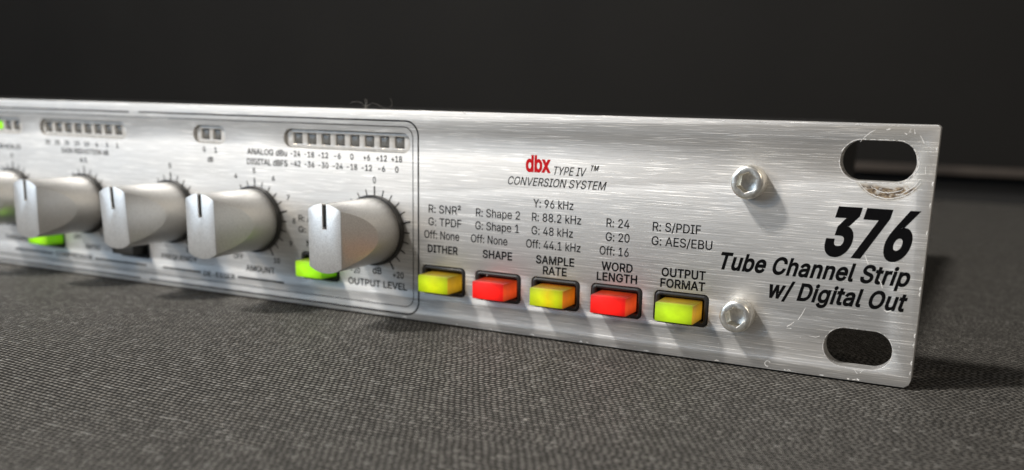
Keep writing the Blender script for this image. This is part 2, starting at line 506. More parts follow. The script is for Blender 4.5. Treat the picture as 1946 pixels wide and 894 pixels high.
TEXTS = [
    ('dbx', -72.95, -67.62, 32.95, 3.05, 'logo'),
    ('TYPE IV', -66.92, -60.22, 32.5, 1.6, 'i'),
    ('™', -59.38, -57.72, 33.6, 1.04, 'i'),
    ('CONVERSION SYSTEM', -76.73, -56.09, 30.15, 1.6, 'i'),
    ('Y: 96 kHz', -71.13, -62.65, 26.05, 1.64, 'r'),
    ('R: 88.2 kHz', -71.34, -60.93, 23.4, 1.64, 'r'),
    ('G: 48 kHz', -71.36, -62.55, 20.78, 1.64, 'r'),
    ('Off: 44.1 kHz', -72.48, -60.86, 18.1, 1.64, 'r'),
    ('SAMPLE', -70.26, -62.07, 15.2, 1.58, 'b'),
    ('RATE', -68.69, -63.6, 13.18, 1.58, 'b'),
    ('R: SNR²', -94.92, -87.29, 23.4, 1.64, 'r'),
    ('G: TPDF', -94.98, -87.16, 20.78, 1.64, 'r'),
    ('Off: None', -95.98, -87.65, 18.1, 1.64, 'r'),
    ('DITHER', -95.14, -87.94, 15.2, 1.58, 'b'),
    ('R: Shape 2', -83.81, -73.95, 23.4, 1.64, 'r'),
    ('G: Shape 1', -83.93, -74.08, 20.78, 1.64, 'r'),
    ('Off: None', -84.91, -76.63, 18.1, 1.64, 'r'),
    ('SHAPE', -82.16, -75.5, 15.2, 1.58, 'b'),
    ('R: 24', -55.79, -51.2, 23.4, 1.64, 'r'),
    ('G: 20', -55.84, -51.07, 20.78, 1.64, 'r'),
    ('Off: 16', -56.96, -51.1, 18.1, 1.64, 'r'),
    ('WORD', -56.46, -50.17, 15.2, 1.58, 'b'),
    ('LENGTH', -57.33, -49.18, 13.18, 1.58, 'b'),
    ('R: S/PDIF', -46.7, -37.62, 23.4, 1.64, 'r'),
    ('G: AES/EBU', -46.78, -35.38, 20.78, 1.64, 'r'),
    ('OUTPUT', -44.52, -36.21, 15.2, 1.58, 'b'),
    ('FORMAT', -44.66, -36.17, 13.18, 1.58, 'b'),
    ('376', -16.04, -1.41, 22.05, 7.6, 'big'),
    ('Tube Channel Strip', -33.66, -1.94, 17.6, 2.95, 'bi'),
    ('w/ Digital Out', -24.66, -1.93, 13.4, 2.95, 'bi'),
    ('OUTPUT LEVEL', -115.53, -100.3, 6.48, 1.45, 'm'),
    ('AMOUNT', -144.56, -136.08, 6.48, 1.45, 'm'),
    ('dB', -109.07, -106.77, 9.34, 1.45, 'm'),
    ('+20', -103.87, -101.11, 8.94, 1.3, 'm'),
    ('-20', -114.8, -112.38, 9.0, 1.3, 'm'),
    ('0', -108.67, -107.9, 28.58, 1.35, 'm'),
    ('ANALOG dBu', -142.7, -131.33, 33.18, 1.3, 'm'),
    ('DIGITAL dBFS', -142.84, -131.28, 30.96, 1.3, 'm'),
    ('GAIN REDUCTION dB', -203.59, -186.79, 31.0, 1.15, 'm'),
    ('THRESHOLD', -234.78, -218.9, 31.18, 1.15, 'm'),
    ('DE-ESSER', -157.8, -148.02, 4.06, 1.15, 'm'),
    ('FREQUENCY', -171.16, -159.58, 7.06, 1.15, 'm'),
    ('OFF', -148.16, -145.23, 9.09, 1.15, 'm'),
    ('COMPRESSOR', -209.16, -195.48, 4.3, 1.2, 'm'),
    ('RATIO', -197.47, -192.45, 7.09, 1.15, 'm'),
    ('OFF', -201.82, -199.03, 9.29, 1.15, 'm'),
    ('THRESHOLD', -228.46, -218.05, 7.16, 1.15, 'm'),
    ('R: A', -128.73, -124.93, 19.22, 1.3, 'm'),
    ('G:', -128.83, -126.78, 16.74, 1.3, 'm'),
    ('N', -126.66, -125.52, 13.67, 1.4, 'm'),
]


GLYPHS = {
    '+': (453, ['255 364 197 363 197 226 61 226 62 172 197 171 198 34 255 34 255 172 391 172 391 226 255 226']),
    '-': (453, ['337 244 114 244 114 188 337 188']),
    '.': (188, ['128 74 123 78 113 84 101 87 84 86 73 81 66 76 55 63 51 54 50 45 50 33 53 23 61 11 72 2 83 -3 91 -4 108 -3 118 1 125 6 136 19 140 28 141 37 141 49 138 58 133 67']),
    '/': (249, ['235 533 178 532 15 -76 71 -76']),
    '0': (453, ['335 474 315 490 295 502 278 508 263 512 247 515 225 516 200 514 177 509 160 502 144 494 131 485 113 468 95 447 85 431 69 394 57 354 53 329 50 304 48 265 48 225 50 198 57 155 62 135 76 95 88 72 106 47 119 34 135 21 158 7 172 2 190 -3 206 -6 243 -6 261 -4 279 1 301 10 323 24 348 47 359 62 368 77 384 113 396 153 403 204 405 263 403 304 400 329 391 374 384 395 377 413 368 430 358 447 348 460', '289 437 306 417 320 392 331 363 338 333 343 290 344 240 341 196 335 161 325 127 313 103 299 82 289 72 272 60 261 55 249 52 234 50 220 50 205 52 189 57 174 65 164 73 153 84 141 101 134 114 123 144 114 185 111 211 109 238 109 270 111 297 113 320 118 347 128 379 140 405 147 416 158 430 170 441 181 448 192 454 204 457 216 459 238 459 261 454 275 447']),
    '1': (453, ['276 508 198 508 86 427 86 358 207 447 210 448 212 448 212 55 77 54 77 0 391 0 391 54 276 55']),
    '2': (453, ['336 476 325 484 308 496 294 502 268 511 255 514 233 516 217 516 195 514 165 506 143 496 132 490 120 481 106 468 94 455 86 443 76 421 70 404 67 385 66 362 127 362 128 382 133 400 139 415 151 431 166 444 180 452 195 456 216 460 238 459 258 455 278 446 291 438 304 424 314 406 319 387 320 367 318 347 311 328 299 305 282 282 245 240 64 48 64 0 389 0 389 56 153 57 153 61 268 180 317 235 350 278 368 310 376 332 380 356 381 382 379 399 372 423 362 443 351 460']),
    '3': (453, ['372 509 70 508 70 452 288 452 288 448 157 300 157 248 205 248 229 246 253 242 278 232 297 219 311 204 316 197 324 179 329 156 329 133 326 116 318 98 308 84 291 70 274 60 252 53 231 50 216 50 189 52 165 59 149 67 138 75 128 85 122 93 114 108 109 132 44 132 45 116 48 102 55 82 63 68 76 50 90 36 108 22 118 17 133 9 150 3 173 -3 189 -5 225 -7 251 -5 268 -2 281 2 304 10 320 19 333 27 355 46 370 65 377 76 385 96 391 116 393 133 393 156 390 175 384 197 378 211 364 233 353 245 335 260 322 269 308 276 282 285 264 289 247 290 222 290 372 459 373 461']),
    '4': (453, ['310 508 246 508 40 159 40 106 281 106 282 0 342 0 343 105 413 106 413 162 343 163 342 318 282 317 281 162 109 163 109 167']),
    '5': (453, ['366 509 96 508 67 253 128 246 137 254 153 263 165 268 183 273 207 277 228 277 252 272 264 268 283 257 291 250 304 236 318 212 324 194 327 176 328 155 325 132 318 112 308 94 295 79 277 65 259 56 240 51 219 50 196 52 180 57 160 68 142 83 134 95 127 108 122 130 60 130 61 117 66 93 70 82 83 60 95 45 114 27 128 17 150 6 171 -1 191 -5 214 -7 238 -6 261 -3 283 3 309 15 321 23 338 37 352 51 368 73 377 91 385 115 389 132 391 152 391 176 388 200 383 220 375 240 365 259 351 278 336 294 321 306 297 320 273 328 253 332 233 334 210 333 187 328 170 322 150 312 136 302 134 302 150 451 366 452']),
    '6': (453, ['322 509 252 508 143 348 113 302 86 253 71 212 64 176 64 144 69 115 73 101 86 72 93 60 107 43 128 24 143 14 155 8 182 -2 210 -6 233 -7 247 -6 266 -3 282 2 307 13 332 30 355 53 368 72 375 85 384 111 387 129 389 154 389 173 384 202 376 227 370 239 355 262 340 278 327 288 304 301 277 310 251 314 229 314 210 312 192 306 176 296', '294 240 310 221 319 205 325 186 327 170 327 144 324 126 315 102 305 86 290 71 277 62 263 55 244 50 217 49 206 50 187 56 168 66 152 81 140 98 131 119 126 139 125 166 127 183 133 202 143 222 160 242 173 251 189 259 213 265 235 265 254 262 272 255 285 247']),
    '7': (453, ['390 508 62 508 62 452 323 452 323 448 97 0 165 0 391 448']),
    '8': (453, ['339 476 328 485 311 496 294 504 275 510 242 515 211 515 194 513 171 508 158 504 137 493 124 485 114 477 97 459 90 450 80 431 75 418 72 405 70 387 70 374 72 355 80 330 92 308 109 289 127 277 140 271 151 268 152 267 152 265 126 257 108 246 86 227 75 213 64 193 55 166 52 142 52 121 57 97 61 86 68 71 75 60 86 46 99 34 112 25 136 11 165 1 192 -5 207 -6 246 -6 273 -3 290 1 305 6 323 14 339 24 352 33 362 42 378 61 391 84 398 108 400 121 401 140 397 167 393 182 387 195 372 219 360 233 351 241 338 251 325 257 300 265 301 267 313 271 333 281 342 288 352 299 362 312 372 330 379 354 381 369 381 392 376 420 370 434 362 448 352 462', '311 203 323 188 329 177 333 166 336 148 336 125 331 106 322 90 309 76 294 65 273 56 248 50 217 49 195 52 175 57 152 69 135 83 127 94 121 106 116 127 116 150 119 165 126 182 135 196 146 207 162 219 182 228 201 233 217 235 246 234 263 231 279 225 298 214', '294 437 304 426 314 406 318 390 319 374 316 351 311 337 302 323 291 311 276 301 258 294 236 290 217 290 194 294 180 299 165 308 153 319 144 330 138 344 134 359 133 384 135 399 143 417 150 428 161 439 174 448 193 456 216 460 237 460 254 457 268 453 282 446']),
    '9': (453, ['338 473 323 486 309 495 297 501 274 510 255 514 233 516 209 515 197 514 180 510 156 502 139 492 123 481 110 470 100 459 89 443 78 424 69 398 66 381 64 358 66 321 71 299 77 282 90 258 104 240 116 228 138 214 160 204 189 196 214 194 237 196 258 202 278 213 131 0 200 0 202 1 330 190 351 224 368 257 379 285 387 321 389 344 387 376 380 407 368 435 352 458', '292 436 305 422 317 403 323 386 327 363 327 338 324 318 316 298 307 282 296 270 279 257 262 249 243 244 218 244 199 246 184 252 167 262 154 274 139 295 131 314 127 331 126 362 129 382 138 407 148 423 165 440 182 450 197 456 216 460 236 460 254 457 275 448']),
    ':': (188, ['128 74 123 78 113 84 101 87 84 86 73 81 66 76 55 63 51 54 50 45 50 33 53 23 61 11 72 2 83 -3 91 -4 108 -3 118 1 125 6 136 19 140 28 141 37 141 49 138 58 133 67', '126 350 118 356 107 361 96 362 88 362 73 357 67 353 59 344 53 333 51 327 50 320 50 308 56 293 67 281 72 277 83 272 94 271 102 271 118 277 126 283 132 289 140 304 141 320 138 333 132 344']),
    'A': (480, ['276 508 201 508 17 0 85 1 135 142 344 142 395 0 463 0', '239 456 276 333 324 198 154 199 203 341']),
    'B': (456, ['359 470 340 484 316 496 289 504 273 507 256 508 60 508 60 0 256 0 299 4 332 12 356 24 377 38 388 50 398 63 407 79 412 93 416 111 418 123 418 138 417 159 414 173 408 192 402 205 391 220 378 234 370 241 355 250 339 258 323 262 315 262 315 267 327 270 344 278 357 286 368 295 379 308 386 319 391 328 395 343 398 359 398 380 394 409 387 430 381 443 369 460', '326 204 338 191 348 173 354 154 356 136 353 117 348 102 339 89 324 76 308 66 296 62 264 58 125 57 125 231 249 231 270 230 288 226 302 220 312 214', '311 430 322 418 331 402 335 385 336 370 334 350 328 334 318 319 304 306 294 299 281 293 265 288 252 286 125 286 125 452 258 451 271 449 286 445 302 437']),
    'C': (510, ['411 464 394 478 374 490 352 500 330 508 303 513 284 515 253 515 225 512 205 508 185 501 162 490 134 473 122 462 104 444 91 429 79 411 68 389 56 361 47 328 43 305 41 278 41 230 43 203 47 180 53 158 61 133 72 111 91 79 104 64 121 47 135 35 152 24 185 8 206 1 228 -4 249 -6 277 -7 304 -4 324 0 344 6 362 13 381 23 397 34 410 44 426 60 438 75 449 92 464 124 470 146 473 160 409 161 403 141 398 129 389 114 381 102 368 89 359 82 345 72 333 66 308 58 280 53 256 53 242 55 223 59 210 63 196 69 173 84 155 100 141 117 130 135 119 159 110 187 105 217 103 257 106 296 113 331 125 364 141 392 150 403 162 416 184 433 209 445 234 453 259 456 278 456 293 454 314 450 326 446 340 439 357 429 368 420 381 406 390 393 398 380 403 368 409 348 473 348 467 373 459 396 451 412 435 438']),
    'D': (502, ['386 454 366 470 353 478 334 488 313 496 293 502 273 506 238 508 60 508 60 0 226 0 266 3 290 8 310 13 330 20 359 36 383 54 400 70 413 85 424 102 441 135 450 161 455 181 459 204 461 231 461 280 459 306 455 329 449 351 439 379 424 409 415 422 401 439', '342 412 355 399 364 387 372 375 380 359 391 329 397 294 399 278 399 246 397 216 395 200 385 164 372 134 355 111 341 97 331 89 318 80 303 73 287 67 254 60 235 58 125 57 125 451 233 452 262 448 291 442 306 436 321 428']),
    'E': (419, ['372 508 60 508 60 0 375 0 375 57 125 57 125 228 356 229 355 286 125 286 125 451 372 452']),
    'F': (410, ['369 508 60 508 60 0 125 0 125 221 346 221 346 278 125 279 125 451 369 452']),
    'G': (520, ['418 456 401 471 382 485 363 495 336 505 313 511 288 515 263 516 238 514 205 508 184 501 168 494 150 484 134 473 114 456 91 429 80 413 67 389 60 373 53 353 47 329 43 305 41 278 41 230 43 203 47 179 53 157 60 135 69 116 79 97 91 79 103 64 117 49 133 36 149 25 168 15 186 7 206 1 225 -3 250 -6 276 -7 307 -4 325 -1 359 10 378 19 397 31 406 38 426 57 442 76 451 90 465 121 471 141 475 161 478 188 478 256 283 255 283 199 415 199 415 194 411 162 403 138 397 124 390 112 375 94 356 78 334 66 309 57 283 53 251 54 224 59 209 64 194 71 175 83 164 92 153 103 142 116 132 131 124 147 118 160 111 185 106 212 104 228 104 274 108 312 113 331 118 348 131 376 142 393 151 405 172 425 196 440 222 450 249 455 277 456 300 453 326 445 342 437 356 427 368 417 378 405 394 382 402 365 408 349 474 349 471 363 465 384 454 408 437 435']),
    'H': (517, ['456 508 392 508 392 289 125 289 125 508 60 508 60 0 125 0 125 232 392 232 392 0 457 0']),
    'I': (300, ['269 508 31 508 31 452 118 451 118 57 31 57 31 0 270 0 269 57 183 57 183 451 269 452']),
    'J': (396, ['336 509 272 508 272 137 269 116 266 103 260 91 249 75 239 66 230 61 220 56 208 52 195 50 174 50 161 52 148 56 137 62 126 70 114 83 108 93 102 111 98 130 98 172 33 172 34 122 38 100 44 80 52 62 64 45 75 33 89 21 107 10 123 3 142 -2 170 -6 207 -6 226 -3 243 2 263 11 279 20 292 31 307 47 317 62 326 80 332 102 335 121 336 137']),
    'K': (467, ['448 508 363 508 187 317 150 274 124 242 125 508 60 508 60 0 125 0 125 167 198 244 372 0 449 0 243 288']),
    'L': (393, ['124 508 60 508 60 0 361 0 361 57 125 57']),
    'M': (628, ['567 508 476 508 350 182 315 73 282 175 152 508 60 508 60 0 122 0 122 303 120 435 144 363 169 295 286 1 342 0 458 296 481 358 506 436 504 313 504 0 568 0']),
    'N': (523, ['463 508 399 508 399 180 400 129 402 78 376 128 352 170 137 508 60 508 60 0 125 0 125 303 120 430 194 303 387 0 463 0']),
    'O': (533, ['415 460 398 474 379 487 350 501 329 508 309 512 282 515 253 515 225 512 205 508 184 501 167 493 140 477 120 461 108 449 92 430 80 411 67 387 54 353 48 330 43 305 41 278 40 246 43 203 47 183 53 156 61 135 69 116 80 97 92 78 112 56 132 38 151 25 169 15 186 7 206 1 231 -4 261 -7 285 -6 310 -3 328 1 348 7 363 14 384 25 400 36 412 46 430 64 442 79 453 96 463 113 473 135 480 157 486 181 490 206 493 239 493 269 490 302 486 329 480 351 473 373 465 391 455 410 442 429 430 444', '370 418 381 406 393 391 409 363 421 332 427 300 430 259 430 233 428 212 421 177 410 147 402 131 392 116 373 94 350 76 323 63 296 55 267 53 238 55 223 59 201 67 186 75 173 84 163 93 146 110 133 130 126 143 119 159 113 177 105 217 103 251 104 274 106 296 110 321 118 348 124 362 133 379 143 394 159 413 172 424 184 433 199 441 210 446 234 453 251 455 275 456 295 454 311 450 337 440 352 431']),
    'P': (445, ['365 463 345 480 322 492 304 500 272 506 250 508 60 508 60 0 125 0 125 186 251 186 273 188 289 191 318 200 332 207 346 216 368 235 383 254 396 278 404 304 408 330 408 365 404 391 395 420 382 443', '315 426 328 411 337 394 340 383 344 366 345 343 343 323 336 300 330 288 324 279 312 266 301 258 288 252 268 246 255 244 244 242 125 243 125 452 242 452 258 450 276 447 288 443 304 434']),
    'Q': (533, ['415 460 390 480 363 495 348 502 329 508 309 512 290 515 269 516 244 515 225 512 207 508 187 502 168 494 148 482 120 461 94 432 80 411 70 393 61 373 53 352 49 334 43 305 40 262 41 230 43 203 48 178 54 153 67 121 80 97 92 78 110 57 132 38 153 23 185 8 204 1 224 -3 248 -6 286 -6 307 -4 328 1 357 11 401 -48 468 -48 403 39 415 49 430 64 442 79 453 96 463 113 473 135 480 157 488 190 492 226 493 269 490 302 486 329 480 351 473 372 465 391 455 410 442 429 430 444', '370 417 384 402 393 391 409 363 421 332 428 296 430 259 430 233 428 212 421 177 410 147 401 130 392 116 383 104 367 89 313 159 246 159 319 61 307 58 289 54 268 53 255 53 238 55 223 59 197 69 185 76 170 86 156 99 144 113 133 130 125 145 113 177 105 217 103 251 104 274 106 296 110 321 119 349 124 362 142 392 160 413 172 424 184 433 198 440 210 446 232 452 251 455 275 456 295 454 310 450 323 446 340 438 357 428']),
    'R': (449, ['366 466 344 482 323 494 305 500 274 506 251 508 60 508 60 0 125 0 125 197 239 198 247 198 353 1 428 0 314 209 331 216 345 224 360 234 376 250 388 267 397 284 405 310 409 333 410 352 408 380 404 398 397 419 390 435 377 453', '315 428 325 418 335 402 343 380 345 362 344 333 340 315 335 302 330 293 317 280 306 271 290 264 279 260 261 256 242 255 125 255 125 452 243 452 260 450 280 446 291 442 304 436']),
    'S': (447, ['357 471 340 484 330 491 315 498 289 508 272 512 245 515 222 516 194 514 172 510 150 503 138 498 114 485 101 476 90 465 75 448 67 436 59 416 54 400 52 374 53 355 56 340 60 326 67 312 80 295 96 281 113 269 145 252 182 240 260 218 283 210 305 200 321 189 336 174 342 163 345 148 345 127 339 108 329 91 317 79 295 64 276 57 256 52 231 49 208 50 185 53 160 61 141 72 130 81 123 88 114 102 107 119 104 137 38 137 40 121 46 96 51 83 59 68 71 51 84 37 101 24 112 17 128 9 147 2 171 -4 187 -7 232 -9 256 -7 277 -4 294 0 312 6 333 16 349 25 365 38 377 51 393 74 399 88 406 113 408 131 407 158 404 174 399 188 389 207 375 224 361 236 344 248 312 264 274 277 198 297 170 308 156 314 139 326 126 339 119 352 115 367 115 383 120 403 128 418 141 432 157 443 175 451 194 456 220 459 240 458 266 454 283 448 302 438 317 425 327 412 335 391 337 378 400 378 400 388 398 403 390 426 377 449']),
    'T': (449, ['417 508 32 508 32 452 193 451 193 0 257 0 257 451 417 452']),
    'U': (517, ['457 509 393 509 393 171 389 145 382 123 373 107 362 93 349 80 331 68 310 59 297 55 282 53 259 51 245 52 221 55 200 62 185 69 169 80 153 95 146 104 136 123 128 144 126 157 124 177 124 509 60 509 60 167 63 140 66 124 72 107 84 81 93 67 103 55 116 41 141 23 165 10 185 2 220 -6 238 -8 266 -8 289 -7 311 -3 331 2 348 8 365 16 380 25 400 41 415 55 433 80 441 95 448 112 454 135 457 155']),
    'V': (480, ['463 508 394 508 287 199 262 123 241 54 198 191 85 508 16 508 204 0 278 1']),
    'W': (686, ['669 508 603 508 517 173 503 114 493 63 466 181 380 508 306 508 223 193 206 125 193 61 170 168 83 507 82 508 17 508 155 0 231 1 321 335 332 381 343 435 352 388 365 333 455 1 456 0 530 0']),
    'X': (474, ['446 508 373 508 268 356 252 329 238 302 219 338 197 372 104 508 30 508 198 264 200 260 18 0 91 0 195 149 218 183 237 218 255 187 272 160 382 0 456 0 275 263']),
    'Y': (472, ['455 508 381 508 380 507 275 336 252 296 237 262 222 292 203 326 92 508 17 508 203 209 204 0 268 0 268 208']),
    'Z': (438, ['397 508 40 508 41 452 244 452 323 453 281 397 42 47 42 0 399 0 399 57 170 57 115 56 166 124 396 461']),
    'a': (389, ['299 350 279 364 264 372 246 378 209 384 185 384 172 383 150 380 133 375 119 370 102 362 87 353 77 345 66 334 56 321 51 313 41 291 100 274 107 288 122 305 136 315 149 322 166 328 183 330 208 330 227 327 246 319 260 306 270 290 273 279 275 266 275 250 273 243 267 236 261 232 241 227 151 216 109 206 90 199 71 189 61 181 49 169 38 152 33 138 30 115 32 86 38 63 47 45 58 31 77 14 99 3 127 -6 152 -9 170 -9 192 -6 216 1 240 14 258 31 265 39 272 51 276 52 277 0 336 0 336 266 335 277 330 301 326 313 313 335', '275 189 275 130 271 109 264 94 255 81 244 70 233 61 219 54 202 48 179 45 156 46 136 50 122 55 110 63 98 77 94 86 92 99 92 111 93 120 96 128 100 136 109 144 118 151 132 158 154 164 246 178 266 184']),
    'b': (424, ['332 345 313 361 301 368 273 379 246 384 217 384 207 383 197 382 179 376 157 364 147 356 137 346 119 320 114 319 114 509 53 509 53 0 112 0 112 59 118 59 128 44 142 26 153 16 166 7 180 0 191 -4 205 -7 221 -8 245 -8 260 -6 274 -2 290 3 302 9 319 20 331 30 346 45 364 72 374 94 381 115 388 150 390 175 390 203 386 243 382 261 376 279 364 305 356 318 346 332', '285 307 296 297 309 278 317 260 325 229 328 200 327 165 323 140 316 116 308 99 296 81 279 65 262 55 243 49 226 47 200 48 180 54 160 66 147 78 141 86 129 107 119 134 114 166 113 207 118 239 125 264 131 277 140 291 153 306 169 317 189 326 215 330 243 328 262 322 271 317']),
    'c': (396, ['318 346 293 363 274 372 250 380 219 384 189 384 174 382 144 374 116 360 95 344 82 330 63 305 49 276 43 258 37 227 35 208 34 180 36 152 39 134 49 100 63 72 82 46 104 25 117 16 143 3 174 -6 190 -8 217 -8 245 -5 261 -1 278 5 294 13 306 21 327 39 336 49 347 64 358 86 363 103 304 117 296 96 285 79 268 64 253 55 237 50 212 46 184 48 164 54 153 60 140 70 130 81 120 94 108 118 101 141 98 161 96 184 97 203 99 225 104 246 112 267 121 283 131 297 144 309 163 321 183 328 194 329 215 330 231 328 243 325 263 315 275 307 284 298 295 283 303 262 362 277 356 293 346 314 335 329']),
    'd': (424, ['371 509 311 509 310 319 306 320 295 336 280 353 267 364 249 375 235 380 218 383 207 384 179 384 151 379 137 374 120 366 101 353 85 338 74 325 62 307 54 292 48 277 42 258 37 230 35 210 35 168 39 135 43 116 49 99 56 81 70 58 79 46 99 25 112 15 128 6 150 -2 179 -8 211 -8 236 -3 255 5 272 17 289 33 306 58 307 59 312 59 313 0 372 0', '269 308 284 292 296 273 304 252 309 227 312 202 311 163 307 139 300 115 290 95 277 77 262 64 245 54 224 48 198 47 182 49 163 55 143 67 130 80 124 87 113 107 107 120 102 139 97 173 97 206 101 238 108 261 117 280 130 298 142 309 152 317 171 325 184 328 199 330 225 328 237 325 250 320']),
    'e': (404, ['318 342 303 354 286 365 267 374 254 378 237 382 216 384 187 384 172 382 142 373 128 367 112 357 95 344 83 332 72 319 63 304 55 289 47 269 40 246 36 223 34 179 36 151 39 133 49 101 63 72 73 56 87 41 102 27 117 16 131 8 146 2 177 -6 194 -8 221 -8 249 -5 281 4 293 9 311 19 326 31 339 44 354 64 362 81 365 90 364 91 306 105 298 89 290 77 276 64 266 58 254 53 241 49 223 46 196 47 181 49 169 53 152 61 143 66 136 72 121 89 112 104 106 116 102 128 98 149 96 169 371 169 371 204 370 228 367 248 362 269 357 284 347 305 333 326', '271 307 286 290 298 269 305 248 308 229 308 221 96 221 101 250 106 263 114 280 124 294 132 302 146 313 156 319 163 323 182 328 203 330 217 330 234 327 246 323 260 315']),
    'f': (254, ['242 522 217 528 184 530 167 528 153 526 127 515 112 504 101 494 93 483 87 470 84 461 81 444 80 380 6 379 7 327 80 327 81 0 141 0 141 327 228 327 228 380 141 380 141 420 144 442 148 451 154 460 162 466 172 471 184 474 200 474 216 472 227 468 242 518']),
    'g': (425, ['372 379 313 379 313 319 308 319 307 320 292 341 277 357 262 368 243 377 227 382 204 384 180 384 151 378 123 367 101 352 79 331 70 320 58 300 46 270 39 246 37 231 34 199 35 170 36 155 44 119 55 91 71 65 90 43 101 34 122 21 138 14 152 10 166 7 185 5 218 6 244 12 267 24 277 32 286 41 298 55 306 68 311 68 311 -14 310 -27 308 -35 302 -52 298 -59 287 -71 272 -82 261 -88 238 -95 218 -97 194 -97 180 -96 158 -90 145 -84 135 -78 118 -62 101 -41 51 -70 60 -85 73 -101 88 -115 107 -128 124 -136 142 -143 168 -148 196 -151 216 -151 251 -147 269 -143 288 -137 314 -124 331 -112 343 -100 357 -80 363 -67 367 -54 371 -37 373 -11', '276 302 291 283 300 264 307 242 311 219 312 177 310 155 305 134 295 110 283 93 271 80 257 71 237 63 217 59 192 59 173 63 154 70 140 79 131 87 118 104 113 114 105 132 99 155 96 189 98 219 104 250 115 276 129 296 145 312 164 322 185 328 207 330 221 329 236 326 255 318 264 312']),
    'h': (410, ['317 352 306 362 296 368 283 374 264 380 251 383 232 384 213 384 199 382 174 374 152 362 142 354 132 343 123 332 114 315 114 508 53 508 53 0 114 0 114 231 115 249 118 261 122 274 130 289 136 297 147 308 160 317 174 324 185 326 201 329 217 329 232 327 246 323 255 318 264 312 274 303 280 296 287 284 294 263 296 239 296 0 357 0 357 250 356 270 350 297 342 318 329 340']),
    'i': (167, ['114 380 53 379 53 0 114 0', '111 514 106 518 95 522 78 524 68 521 62 518 49 507 43 495 41 479 42 473 47 463 56 452 62 448 73 444 90 443 105 448 111 452 118 459 125 473 126 487 125 493 121 504']),
    'j': (167, ['113 379 53 379 52 -41 48 -60 41 -72 36 -77 25 -83 18 -85 -10 -87 -10 -143 11 -143 36 -140 56 -134 72 -125 87 -112 98 -98 106 -81 111 -64 114 -42', '113 512 107 517 99 521 86 524 71 522 61 518 55 514 46 503 41 489 42 473 49 459 62 448 76 443 87 443 94 444 101 446 110 451 121 463 125 472 126 481 126 490 123 499 120 505']),
    'k': (381, ['360 380 285 380 120 212 114 212 114 508 53 508 53 0 114 0 114 140 154 178 294 0 372 0 201 216']),
    'l': (189, ['113 509 53 508 53 70 58 48 62 37 74 20 82 13 98 4 112 0 134 -2 155 -2 181 3 170 53 168 54 158 52 139 52 126 56 121 61 118 67 114 84']),
    'm': (610, ['518 357 499 371 485 378 469 382 447 386 426 386 407 384 392 380 377 374 365 367 351 357 337 343 331 336 322 321 317 310 309 331 304 341 292 356 278 368 264 377 245 384 226 386 205 386 188 382 174 377 163 372 149 362 138 352 126 338 118 324 112 310 112 379 53 380 53 0 114 0 114 242 117 268 122 281 128 292 135 302 146 313 155 319 172 326 185 330 204 330 227 326 246 317 260 304 265 297 272 279 274 265 274 0 335 0 335 249 336 262 339 274 342 284 349 297 354 303 367 316 381 324 393 328 406 330 423 330 436 329 449 326 464 318 472 313 480 306 486 298 490 289 494 277 496 262 496 0 557 0 557 255 556 280 553 297 546 319 535 338']),
    'n': (410, ['313 356 300 366 285 374 264 380 251 383 232 384 213 384 199 382 174 374 155 364 142 354 132 343 124 333 112 312 112 379 53 379 53 0 114 0 114 231 115 249 118 261 122 274 130 289 136 297 147 308 160 317 174 324 185 326 201 329 217 329 232 327 246 323 255 318 264 312 274 303 280 296 287 284 294 263 296 239 296 0 357 0 357 250 356 270 350 297 343 316 329 339']),
    'o': (415, ['323 341 310 352 296 361 282 369 257 378 241 382 216 384 198 384 177 382 158 378 144 374 116 360 95 344 82 330 63 305 49 276 43 258 37 227 35 208 34 180 36 152 39 134 49 100 63 72 82 46 104 25 117 16 143 3 174 -6 190 -8 213 -8 240 -6 256 -2 284 8 311 25 334 46 352 71 366 100 372 116 376 135 381 169 381 191 379 222 372 260 361 289 352 306 344 318', '275 306 286 296 292 287 303 268 312 243 318 212 319 176 317 153 312 131 303 108 292 88 280 74 264 61 249 54 231 48 205 46 184 48 164 54 144 66 130 81 124 88 112 108 101 141 97 172 97 210 103 241 112 267 118 279 127 292 144 309 163 321 183 328 202 330 231 328 251 322 262 316']),
    'p': (424, ['332 345 313 361 302 367 273 379 246 384 217 384 206 383 181 377 170 372 157 364 139 348 125 330 119 320 112 319 112 379 53 379 53 -143 114 -142 114 59 118 59 119 58 133 37 148 20 171 4 183 -1 199 -6 214 -8 234 -8 260 -6 274 -2 290 3 312 15 326 25 341 40 355 57 362 69 376 99 382 117 386 137 390 175 390 203 388 228 382 261 371 291 363 306 355 320 346 332', '285 307 300 292 309 278 317 260 325 229 328 200 327 165 323 140 316 116 308 99 296 81 279 65 262 55 243 49 226 47 200 48 180 54 160 66 148 77 141 86 129 107 119 134 114 166 113 207 118 239 125 264 131 277 140 291 153 306 169 317 189 326 214 330 233 329 243 328 262 322 271 317']),
    'q': (424, ['371 379 313 379 312 319 306 320 288 346 272 360 255 372 235 380 207 384 179 384 151 379 127 369 112 361 97 350 79 332 70 319 58 299 48 277 40 247 36 226 34 197 36 151 42 122 49 99 62 70 79 46 99 25 112 15 135 3 150 -2 165 -6 179 -8 203 -8 228 -5 244 0 258 7 270 15 288 32 306 58 311 59 311 -143 372 -142', '269 308 284 292 296 273 304 252 309 227 312 202 311 163 307 139 300 115 290 95 276 76 262 64 245 54 224 48 199 47 182 49 163 55 143 67 130 80 124 87 113 107 102 139 97 173 97 206 101 238 108 261 117 280 130 298 139 307 152 317 171 325 184 328 199 330 225 328 247 322 255 318']),
    'r': (259, ['243 384 202 384 181 380 167 376 150 366 135 352 124 339 115 321 112 321 111 380 53 379 53 0 114 0 114 240 117 262 121 275 129 289 141 302 153 312 166 318 183 324 197 326 220 326 243 322']),
